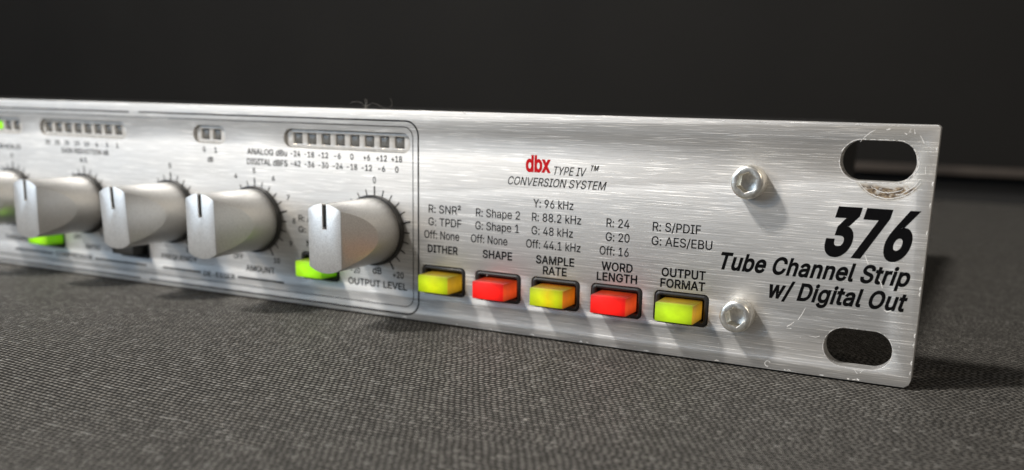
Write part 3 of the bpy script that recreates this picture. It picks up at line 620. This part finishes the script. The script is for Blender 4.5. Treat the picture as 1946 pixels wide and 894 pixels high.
    's': (365, ['291 348 280 358 266 367 252 373 234 379 200 384 163 383 137 378 124 374 104 365 81 349 71 339 59 323 52 306 49 294 47 284 48 260 51 245 58 228 72 208 93 192 118 179 147 170 220 153 243 144 252 138 262 126 267 116 268 107 268 95 266 88 258 74 250 67 237 57 227 53 212 48 195 46 178 45 160 47 141 52 126 59 117 65 106 79 98 93 94 106 36 94 42 72 50 54 56 45 69 30 93 12 105 6 124 -1 150 -6 172 -8 191 -8 224 -5 252 3 280 17 292 26 307 40 318 56 326 73 330 87 331 98 331 120 329 132 323 147 315 161 308 170 298 179 286 187 262 199 230 209 162 225 136 235 124 243 115 253 110 265 109 275 109 285 113 297 118 305 126 313 139 322 147 326 158 329 176 332 199 332 210 331 223 327 235 321 248 310 254 304 262 292 268 277 324 290 318 308 311 323 300 338']),
    't': (227, ['126 471 65 471 65 380 7 379 6 327 65 327 65 86 68 62 77 40 83 31 95 19 113 7 124 2 139 -2 153 -4 178 -4 195 -3 213 2 202 53 177 50 163 50 149 53 143 55 136 61 130 71 127 80 126 91 126 327 204 327 204 379 126 380']),
    'u': (410, ['357 379 296 379 296 148 295 134 292 119 288 105 280 90 270 78 262 70 249 62 238 57 226 53 210 50 192 50 177 52 164 56 154 61 144 68 137 75 130 83 124 94 116 117 114 141 114 379 53 379 53 131 54 110 60 83 70 58 76 47 86 34 96 23 105 17 114 11 128 4 142 0 158 -4 175 -5 197 -5 223 0 246 10 267 24 278 36 286 47 298 68 298 0 357 0']),
    'v': (389, ['371 380 305 379 218 138 206 99 195 58 170 141 84 379 17 379 163 0 226 0']),
    'w': (567, ['544 380 480 380 480 378 430 200 397 68 386 118 369 188 317 379 252 380 196 175 170 67 141 189 88 378 87 380 23 380 138 0 199 1 256 198 284 308 319 172 368 1 429 0']),
    'x': (379, ['352 380 282 380 222 288 191 232 163 282 100 380 29 379 155 194 21 0 92 0 159 102 189 155 220 101 287 0 358 0 224 191']),
    'y': (389, ['371 379 305 379 220 144 207 105 195 59 171 140 84 379 17 379 162 -1 145 -51 136 -66 126 -78 114 -86 101 -90 83 -90 61 -86 47 -138 48 -139 70 -144 100 -145 116 -143 133 -139 151 -130 165 -119 176 -107 188 -91 199 -71 205 -55']),
    'z': (380, ['332 380 48 379 48 323 254 323 254 320 42 46 42 0 339 0 338 56 126 57 126 60 128 63 333 331']),
    '²': (305, ['238 557 220 571 194 581 165 586 132 586 105 581 91 576 79 570 59 555 50 545 44 533 40 523 37 510 37 499 93 499 94 507 97 516 100 522 107 528 113 533 127 538 145 541 158 540 169 538 177 536 188 530 193 525 199 517 203 506 203 500 202 490 198 481 192 472 183 463 155 439 39 348 39 306 269 306 269 353 121 353 123 357 193 408 219 429 237 447 251 467 259 487 261 500 260 514 258 526 253 538 247 547']),
    '™': (424, ['393 509 354 508 298 376 242 508 203 509 203 326 235 326 235 448 289 326 307 326 360 448 361 326 393 326', '170 509 27 508 27 480 82 480 82 326 115 326 115 480 170 480']),
}

WEIGHT = {'r': 7, 'i': 4, 'b': 22, 'bi': 27, 'm': 17, 'logo': 36, 'big': 38}      # thousandths of the type size added on each side

def swell(pts, d):
    """move a closed outline outwards (holes inwards) by d with mitred corners"""
    if not d:
        return pts
    out = []
    slim = []
    for p in pts:
        if slim and math.dist(p, slim[-1]) < d * 0.45: continue
        slim.append(p)
    pts = slim
    n = len(pts)
    for i in range(n):
        a, b, c = Vector(pts[i - 1]), Vector(pts[i]), Vector(pts[(i + 1) % n])
        u, v = (b - a), (c - b)
        if u.length < 1e-6 or v.length < 1e-6:
            continue
        u.normalize(); v.normalize()
        n1, n2 = Vector((u.y, -u.x)), Vector((v.y, -v.x))
        mm = n1 + n2
        if mm.length < 0.35:
            out.append(tuple(b + n1 * d)); out.append(tuple(b + n2 * d))
            continue
        mm.normalize()
        out.append(tuple(b + mm * (d / max(0.45, mm.dot(n1)))))
    return out

def glyphs(body, style, track=0.0):
    """lettering as filled outlines; weight comes from the curve offset"""
    verts, faces = [], []
    x = 0
    for ch in body:
        if ch == ' ':
            x += 200
            continue
        adv, loops_ = GLYPHS[ch]
        vs, es = [], []
        for lp in loops_:
            n = [float(q) for q in lp.split()]
            pts = swell(list(zip(n[0::2], n[1::2])), WEIGHT[style])
            b = len(vs)
            vs += [Vector(((x + p[0]) / 1000, p[1] / 1000)) for p in pts]
            es += [(b + k, b + (k + 1) % len(pts)) for k in range(len(pts))]
        r = delaunay_2d_cdt(vs, es, [], 0, 1e-6)
        b = len(verts)
        verts += [(v.x, v.y, 0.0) for v in r[0]]
        for f in r[2]:
            c = sum((r[0][k] for k in f), Vector((0, 0))) / len(f)
            odd = False
            for p, q in es:
                p, q = vs[p], vs[q]
                if (p.y > c.y) != (q.y > c.y) and c.x < (q.x - p.x) * (c.y - p.y) / (q.y - p.y) + p.x:
                    odd = not odd
            if odd:
                faces.append(tuple(b + k for k in f))
        x += adv + track + (22 if style == 'bi' else 10 if style == 'b' else 0)
    me = bpy.data.meshes.new("lettering")
    me.from_pydata(verts, [], faces)
    return me

_h = glyphs("H", 'r')
CAP = max(v.co.y for v in _h.vertices) - min(v.co.y for v in _h.vertices)

def text(body, x0, x1, z, h, style, mat=None):
    me = glyphs(body, style)
    k = h / CAP
    lift = 0.0
    if body == "™":
        lift = -min(v.co.y for v in me.vertices)
        k = h / (max(v.co.y for v in me.vertices) + lift)
    if style == 'logo':
        k = h / (max(v.co.y for v in me.vertices))
    sh = math.tan(R(13)) if style in ('i', 'bi', 'big') else 0.0
    pts = [(v.co.x + 0.0, (v.co.y + lift) * k) for v in me.vertices]
    # slant first, then stretch the line to its measured length
    lo = min(p[0] for p in pts); hi = max(p[0] for p in pts)
    lo_s = hi_s = None
    def slant(s):
        q = [(p[0] * s + p[1] * sh) for p in pts]
        return min(q), max(q)
    s = (x1 - x0) / (hi - lo)
    for _ in range(12):
        a, b = slant(s)
        s *= (x1 - x0) / (b - a)
    a, b = slant(s)
    for v, p in zip(me.vertices, pts):
        v.co = ((p[0] * s + p[1] * sh - a + x0) * S, (-0.02 - 0.004 * v.co.z) * S, (z + p[1]) * S)
    me.materials.clear()
    me.materials.append(mat or (M['red_ink'] if style == 'logo' else M['ink']))
    me.name = "lettering"
    o = bpy.data.objects.new("lettering", me)
    link(o)
    o.parent = unit
    return o

for t in TEXTS:
    text(*t)
cw = {1: 0.75, 2: 1.9, 3: 2.75}
def centred(t, x, z, h=1.22):
    wd = {1: 0.85, 2: 1.75, 3: 2.7}[len(t)]
    text(t, x - wd / 2, x + wd / 2, z, h, 'm')
xs = [-102.35 - 3.767 * k for k in range(7, -1, -1)]
for x, a, b in zip(xs, ["-24", "-18", "-12", "-6", "0", "+6", "+12", "+18"], ["-42", "-36", "-30", "-24", "-18", "-12", "-6", "0"]):
    centred(a, x - 0.3, 33.22)
    centred(b, x - 0.3, 31.08)
xs = [-183.6 - 3.54 * k for k in range(7, -1, -1)]
for x, a in zip(xs, ["30", "25", "20", "15", "10", "6", "3", "1"]):
    centred(a, x, 32.9, 1.1)
centred("0", -155.5, 33.1, 1.2); centred("1", -152.0, 33.1, 1.2); centred("dB", -153.8, 30.9, 1.2)
# figures round the second dial
for t, a in (("4", -30), ("5", 0), ("6", 30), ("7", 60), ("8", 88), ("9", 116), ("10", 148)):
    r_ = 10.9 if a < 140 else 10.6
    centred(t, KNOBS[1] + r_ * math.sin(R(a)), KZ + r_ * math.cos(R(a)) - 0.6, 1.15)
centred("5", KNOBS[2], 28.9, 1.15); centred("4:1", KNOBS[3], 28.9, 1.15); centred("0", KNOBS[4], 28.9, 1.15)
centred("8k", -162.0, 9.2, 1.1)

# knobs
def cyl(name, r, y0, y1, mat, n=96, r1=None):
    v, f = [], []
    r1 = r if r1 is None else r1
    for yy, rr in ((y0, r), (y1, r1)):
        for k in range(n):
            a = 2 * math.pi * k / n
            v.append((rr * math.sin(a), yy, rr * math.cos(a)))
    f.append(tuple(range(n)))
    f.append(tuple(range(2 * n - 1, n - 1, -1)))
    for k in range(n):
        j = (k + 1) % n
        f.append((k, n + k, n + j, j))
    return mesh_obj(name, v, f, mat)

def fix(o):
    bm = bmesh.new(); bm.from_mesh(o.data)
    bmesh.ops.recalc_face_normals(bm, faces=bm.faces)
    bm.to_mesh(o.data); bm.free()
    return o

FY = -17.0
def knob_mesh():
    b = fix(cyl("knob", 6.88, FY, -0.9, M['knob'], 120))
    cutters = []
    for s in (-1, 1):
        # scooped side: a slightly hollow face running out to the cylinder
        prof = []
        for k in range(9):
            t = k / 8
            x = 3.95 + 2.98 * (t ** 1.03)
            y = FY + t * 8.6
            prof.append((x, y))
        prof = [(3.95, FY - 2)] + prof + [(9, prof[-1][1] + 1.5), (12, prof[-1][1]), (12, FY - 2)]
        v = [(s * x, y, -10) for x, y in prof] + [(s * x, y, 10) for x, y in prof]
        n = len(prof)
        f = [tuple(range(n)), tuple(range(2 * n - 1, n - 1, -1))] + [(k, (k + 1) % n, n + (k + 1) % n, n + k) for k in range(n)]
        cutters.append(fix(mesh_obj("cutter", v, f, M['knob'])))
    cutters.append(mesh_obj("cutter", *box_vf(-0.52, 0.52, FY - 2, FY + 1.1, 1.9, 9), M['knob']))
    cutters.append(mesh_obj("cutter", *box_vf(-0.28, 0.28, FY - 2, 1, 6.45, 9), M['knob']))
    for c in cutters: cut(b, c)
    bevelled(b, 0.34, 2, 20)
    bake(b, 28)
    for c in cutters: bpy.data.objects.remove(c)
    return b
kn = knob_mesh()
kn.parent = unit
sk = fix(cyl("skirt", 7.45, -1.15, -0.03, M['skirt'], 72)); sk.parent = kn
il = box("indicator_line", (-0.50, 0.50, FY + 0.35, FY + 1.0, 2.4, 6.60), M['dark_line'], kn)
il2 = box("indicator_line", (-0.27, 0.27, FY + 1.2, -1.2, 6.4, 6.72), M['dark_line'], kn)
kn.location = (KNOBS[0] * S, 0, KZ * S)
for kx, rot in zip(KNOBS[1:], (0, -3, 2, 4)):
    k2 = kn.copy(); link(k2); k2.parent = unit; k2.location = (kx * S, 0, KZ * S); k2.rotation_euler = (0, R(rot), 0)
    for ch in (sk, il, il2):
        c2 = ch.copy(); link(c2); c2.parent = k2

# push buttons
bz = plate("button_bezel", [rrect(-5.08, 5.08, -2.9, 2.93, 0.95), rrect(-4.25, 4.3, -2.12, 2.12, 0.4)], -0.12, 1.6, 0.42, M['bezel'], unit)
bb = box("button_well", (-5.0, 5.0, 1.7, 6, -2.8, 2.8), M['recess'], bz)
caps = []
for i, (bx, mat, lab) in enumerate(BUTTONS):
    if i == 0:
        o, b2 = bz, bb
    else:
        o = bz.copy(); link(o); o.parent = unit
        b2 = bb.copy(); link(b2); b2.parent = o
    o.location = (bx * S, 0, BZ * S)
    depth = -4.1 if mat != 'cap_off' else -3.6
    c = box("button_cap", (-3.60, 3.62, depth, 1.5, -1.9, 1.58), M[mat], o, 0.2, 2)
    c['label'] = lab
    # the base flares a little towards the panel
    for v in c.data.vertices:
        if v.co.y > 0: v.co.x = (v.co.x - 0.0002) * 1.005 + 0.0002; v.co.z *= 1.01

# level meters
for x0, x1, leds, on in METERS:
    hs = [rrect(x - 1.15, x + 1.15, 35.95, 38.25, 0.2, 2) for x in leds]
    lp = plate("meter_window", [rrect(x0 + 0.06, x1 - 0.06, 35.11, 39.04, 1.85)] + hs, 0.65, 2.6, 0.2, M['lens'], unit)
    for i, x in enumerate(leds):
        c = box("diode", (x - 0.98, x + 0.98, 0.9, 3.1, 36.1, 38.05), M['led_on' if i in on else 'led_off'], lp, 0.12)
        if i in on: c['label'] = "lit bright green diode"
    box("meter_back", (x0 + 0.1, x1 - 0.1, 3.12, 3.18, 35.2, 39.1), M['recess'], lp)

# socket screws
def screw_mesh():
    n = 64
    prof = [(2.8, 0.0), (2.9, -0.4), (2.92, -2.3), (2.84, -2.9), (2.68, -3.2), (2.45, -3.3)]
    v, f = [], []
    for r, y in prof:
        for k in range(n):
            a = 2 * math.pi * k / n
            v.append((r * math.sin(a), y, r * math.cos(a)))
    for j in range(len(prof) - 1):
        for k in range(n):
            q = (k + 1) % n
            f.append((j * n + k, j * n + q, (j + 1) * n + q, (j + 1) * n + k))
    f.append(tuple(range(n - 1, -1, -1)))
    f.append(tuple(range((len(prof) - 1) * n, len(prof) * n)))
    s_ = fix(mesh_obj("socket_screw", v, f, M['screw']))
    hx = fix(cyl("cutter", 1.86, -5, -0.5, M['screw'], 6, 1.84))
    cut(s_, hx)
    bevelled(s_, 0.07, 2, 35)
    bake(s_, 35)
    bpy.data.objects.remove(hx)
    return s_
s1 = screw_mesh(); s1.parent = unit; s1.location = (-29.3 * S, 0, 33.3 * S); s1.rotation_euler = (0, R(8), 0)
s2 = s1.copy(); link(s2); s2.parent = unit; s2.location = (-29.6 * S, 0, 9.75 * S); s2.rotation_euler = (0, R(-14), 0)

# scratches and nicks
def scratch(path, width):
    return strip(path, lambda t: width * (0.35 + 0.65 * math.sin(math.pi * min(1, max(0.05, t)))))
def jitter(path, a=0.06):
    return [(x + random.uniform(-a, a), z + random.uniform(-a, a)) for x, z in path]
sc_polys = []
sc_polys += scratch(arc(-6.9, 37.4, 6.0, 147, 118, 10), 0.11)
sc_polys += scratch(jitter(arc(-6.9, 37.4, 5.65, 215, 330, 22), 0.05), 0.15)
sc_polys += scratch(jitter(arc(-6.9, 37.4, 5.2, 285, 335, 10), 0.05), 0.15)
sc_polys += scratch(jitter(arc(-6.9, 37.4, 4.7, 236, 300, 14), 0.08), 0.13)
for p, w_ in (([(-18.2, 12.2), (-18.7, 11.0), (-19.3, 9.9)], 0.13), ([(-19.9, 9.5), (-20.5, 8.9), (-21.1, 8.5)], 0.16),
              ([(-21.1, 8.2), (-20.3, 8.25)], 0.12), ([(-17.2, 7.3), (-16.0, 7.2), (-15.4, 7.5)], 0.1),
              ([(-9.4, 22.3), (-9.0, 21.3), (-8.7, 20.7)], 0.16), ([(-6.8, 18.4), (-6.3, 17.6), (-6.1, 16.9)], 0.14), ([(-5.5, 13.3), (-5.0, 13.0), (-4.3, 13.25)], 0.2),
              ([(-3.9, 42.9), (-3.7, 42.2)], 0.12), ([(-4.4, 43.0), (-4.6, 42.4), (-4.3, 42.5)], 0.1), ([(-8.1, 42.7), (-7.5, 42.9)], 0.2), ([(-5.3, 42.3), (-4.9, 42.1)], 0.18),
              ([(-2.9, 42.0), (-2.2, 40.8)], 0.12), ([(-1.6, 37.2), (-1.5, 35.9)], 0.12), ([(-9.2, 2.4), (-8.6, 1.7)], 0.1), ([(-7.6, 2.6), (-8.2, 1.9)], 0.1)):
    sc_polys += scratch(p, w_)
def rim(loop, grow, w0, w1, seed):
    rnd = random.Random(seed)
    cx = sum(p[0] for p in loop) / len(loop); cz = sum(p[1] for p in loop) / len(loop)
    # resample so that the worn edge can waver
    pts = []
    for k in range(len(loop)):
        a, b = loop[k], loop[(k + 1) % len(loop)]
        n = max(1, int(math.dist(a, b) / 0.35))
        pts += [(a[0] + (b[0] - a[0]) * q / n, a[1] + (b[1] - a[1]) * q / n) for q in range(n)]
    out = []
    ws = [rnd.uniform(w0, w1) for _ in pts]
    n = len(pts)
    nor = []
    for k in range(n):
        t_ = Vector(pts[(k + 1) % n]) - Vector(pts[k - 1])
        t_.normalize()
        nor.append(Vector((t_.y, -t_.x)))
    for k in range(n):
        j = (k + 1) % n
        if rnd.random() < 0.12: continue
        a, b = Vector(pts[k]) + nor[k] * grow, Vector(pts[j]) + nor[j] * grow
        out.append([tuple(a), tuple(b), tuple(b + nor[j] * ws[j]), tuple(a + nor[k] * ws[k])])
    return out
sc_polys += scratch(jitter(arc(-6.17, 37.65, 3.42, -75, 40, 16), 0.03), 0.38)
sc_polys += rim(SLOT_HIGH, 0.1, 0.0, 0.15, 3)
sc_polys += rim(SLOT_LOW, 0.1, 0.0, 0.08, 5)
flat("scratch", sc_polys, M['scratch'], unit, -0.03)
nk = []
for x in [-10.2, -9.3, -8.8, -14.8, -20.4, -21.0, -33.5, -47.2, -59.0, -60.4, -71.2, -80.3, -88.2, -101.5]:
    L_ = random.uniform(0.3, 1.1)
    nk += scratch([(x, 0.62 + random.uniform(-.1, .1)), (x + L_ / 2, 0.7 + random.uniform(-.1, .1)), (x + L_, 0.6)], random.uniform(0.12, 0.28))
for k in range(46):
    x = random.uniform(-130, -0.8)
    L_ = random.uniform(0.15, 1.0)
    nk += scratch([(x, 43.42 + random.uniform(-.15, .1)), (x + L_ / 2, 43.45 + random.uniform(-.12, .1)), (x + L_, 43.42)], random.uniform(0.04, 0.13))
for z in [39.6, 34.1, 30.7, 26.2, 20.3, 17.0, 16.1, 9.1, 7.5, 4.4, 2.6]:
    nk += scratch([(-0.22, z), (-0.3, z + 0.35), (-0.2, z + 0.7)], random.uniform(0.12, 0.26))
for k in range(40):
    x, z = random.uniform(-95, -1), random.uniform(1, 43)
    if -14.5 < x < -2.5 and (z < 10 or z > 34): continue
    r_ = random.uniform(0.05, 0.12)
    nk.append([(x - r_, z), (x, z - r_ * .7), (x + r_ * 1.3, z), (x, z + r_ * .8)])
flat("nick", nk, M['scratch'], unit, -0.034)
ding = flat("nick", strip(arc(-23.9, 0.85 + 0.5, 0.5, 30, 290, 12), 0.14), M['scratch'], unit, -0.03)

# lint
def fibre(name, pts, r, mat, parent=None):
    cu = bpy.data.curves.new(name, 'CURVE'); cu.dimensions = '3D'; cu.bevel_depth = r * S; cu.bevel_resolution = 1
    sp = cu.splines.new('NURBS'); sp.points.add(len(pts) - 1); sp.order_u = 3; sp.use_endpoint_u = True
    for p, q in zip(sp.points, pts): p.co = (q[0] * S, q[1] * S, q[2] * S, 1)
    tmp = bpy.data.objects.new(name, cu); link(tmp)
    dg = bpy.context.evaluated_depsgraph_get(); dg.update()
    me = bpy.data.meshes.new_from_object(tmp.evaluated_get(dg)); bpy.data.objects.remove(tmp)
    me.materials.clear(); me.materials.append(mat)
    o = bpy.data.objects.new(name, me); link(o)
    if parent: o.parent = parent
    return o
lint = bpy.data.objects.new("lint_tuft", None); link(lint); lint.location = (-111.0 * S, 1.0 * S, 43.7 * S); lint.empty_display_size = 0.003
prop(lint, "tiny pale curl of lint caught on the top edge of the silver panel", "lint")
fibre("fibre", [(0, 0, 0), (1.2, 0, 1.3), (2.6, 0, 1.2), (4.5, 0, 0.3), (5.6, 0.2, 0.1), (6.6, 0.2, 0.9), (6.4, 0.2, 1.9), (6.0, 0.2, 2.3)], 0.018, M['lint'], lint)
fibre("fibre", [(0, 0, 0), (-0.6, 0, 1.1), (-1.8, 0, 1.5), (-3.2, 0, 1.5), (-3.9, 0, 1.0)], 0.016, M['lint'], lint)
fibre("fibre", [(-0.3, 0, 0), (0.0, 0, 0.8), (0.6, 0, 1.5), (0.2, 0, 2.1), (-0.3, 0, 1.6), (0.3, 0, 1.2)], 0.025, M['lint'], lint)
for k in range(7):
    fibre("fibre", [(random.uniform(-.7, .4), random.uniform(-.5, .5), 0), (random.uniform(-.6, .6), 0, 0.5), (random.uniform(-.4, .8), random.uniform(-.4, .4), random.uniform(.6, 1.1))], 0.018, M['lint'], lint)

# dust on the cloth, the pale flakes also imitating its sparkles
v, f = [], []
def dust_at(x, y, r):
    b = len(v)
    for k in range(6):
        a = k * math.pi / 3 + 0.3
        v.append((x + r * math.cos(a) * random.uniform(.5, 1.2), y + r * math.sin(a) * random.uniform(.5, 1.2), 0.25))
    v.append((x, y, 0.25 + r * 0.7))
    for k in range(6): f.append((b + k, b + (k + 1) % 6, b + 6))
for k in range(520):
    x, y = random.uniform(-120, 40), random.uniform(-60, 160)
    if -1 < y < 4: continue
    dust_at(x, y, random.choice([0.05, 0.07, 0.09, 0.12]))
dust_at(-48.8, -47, 0.45)
prop(mesh_obj("dust", v, f, M['lint']), "pale dust specks and imitated sparkles scattered over the black cloth", "dust", kind='stuff')
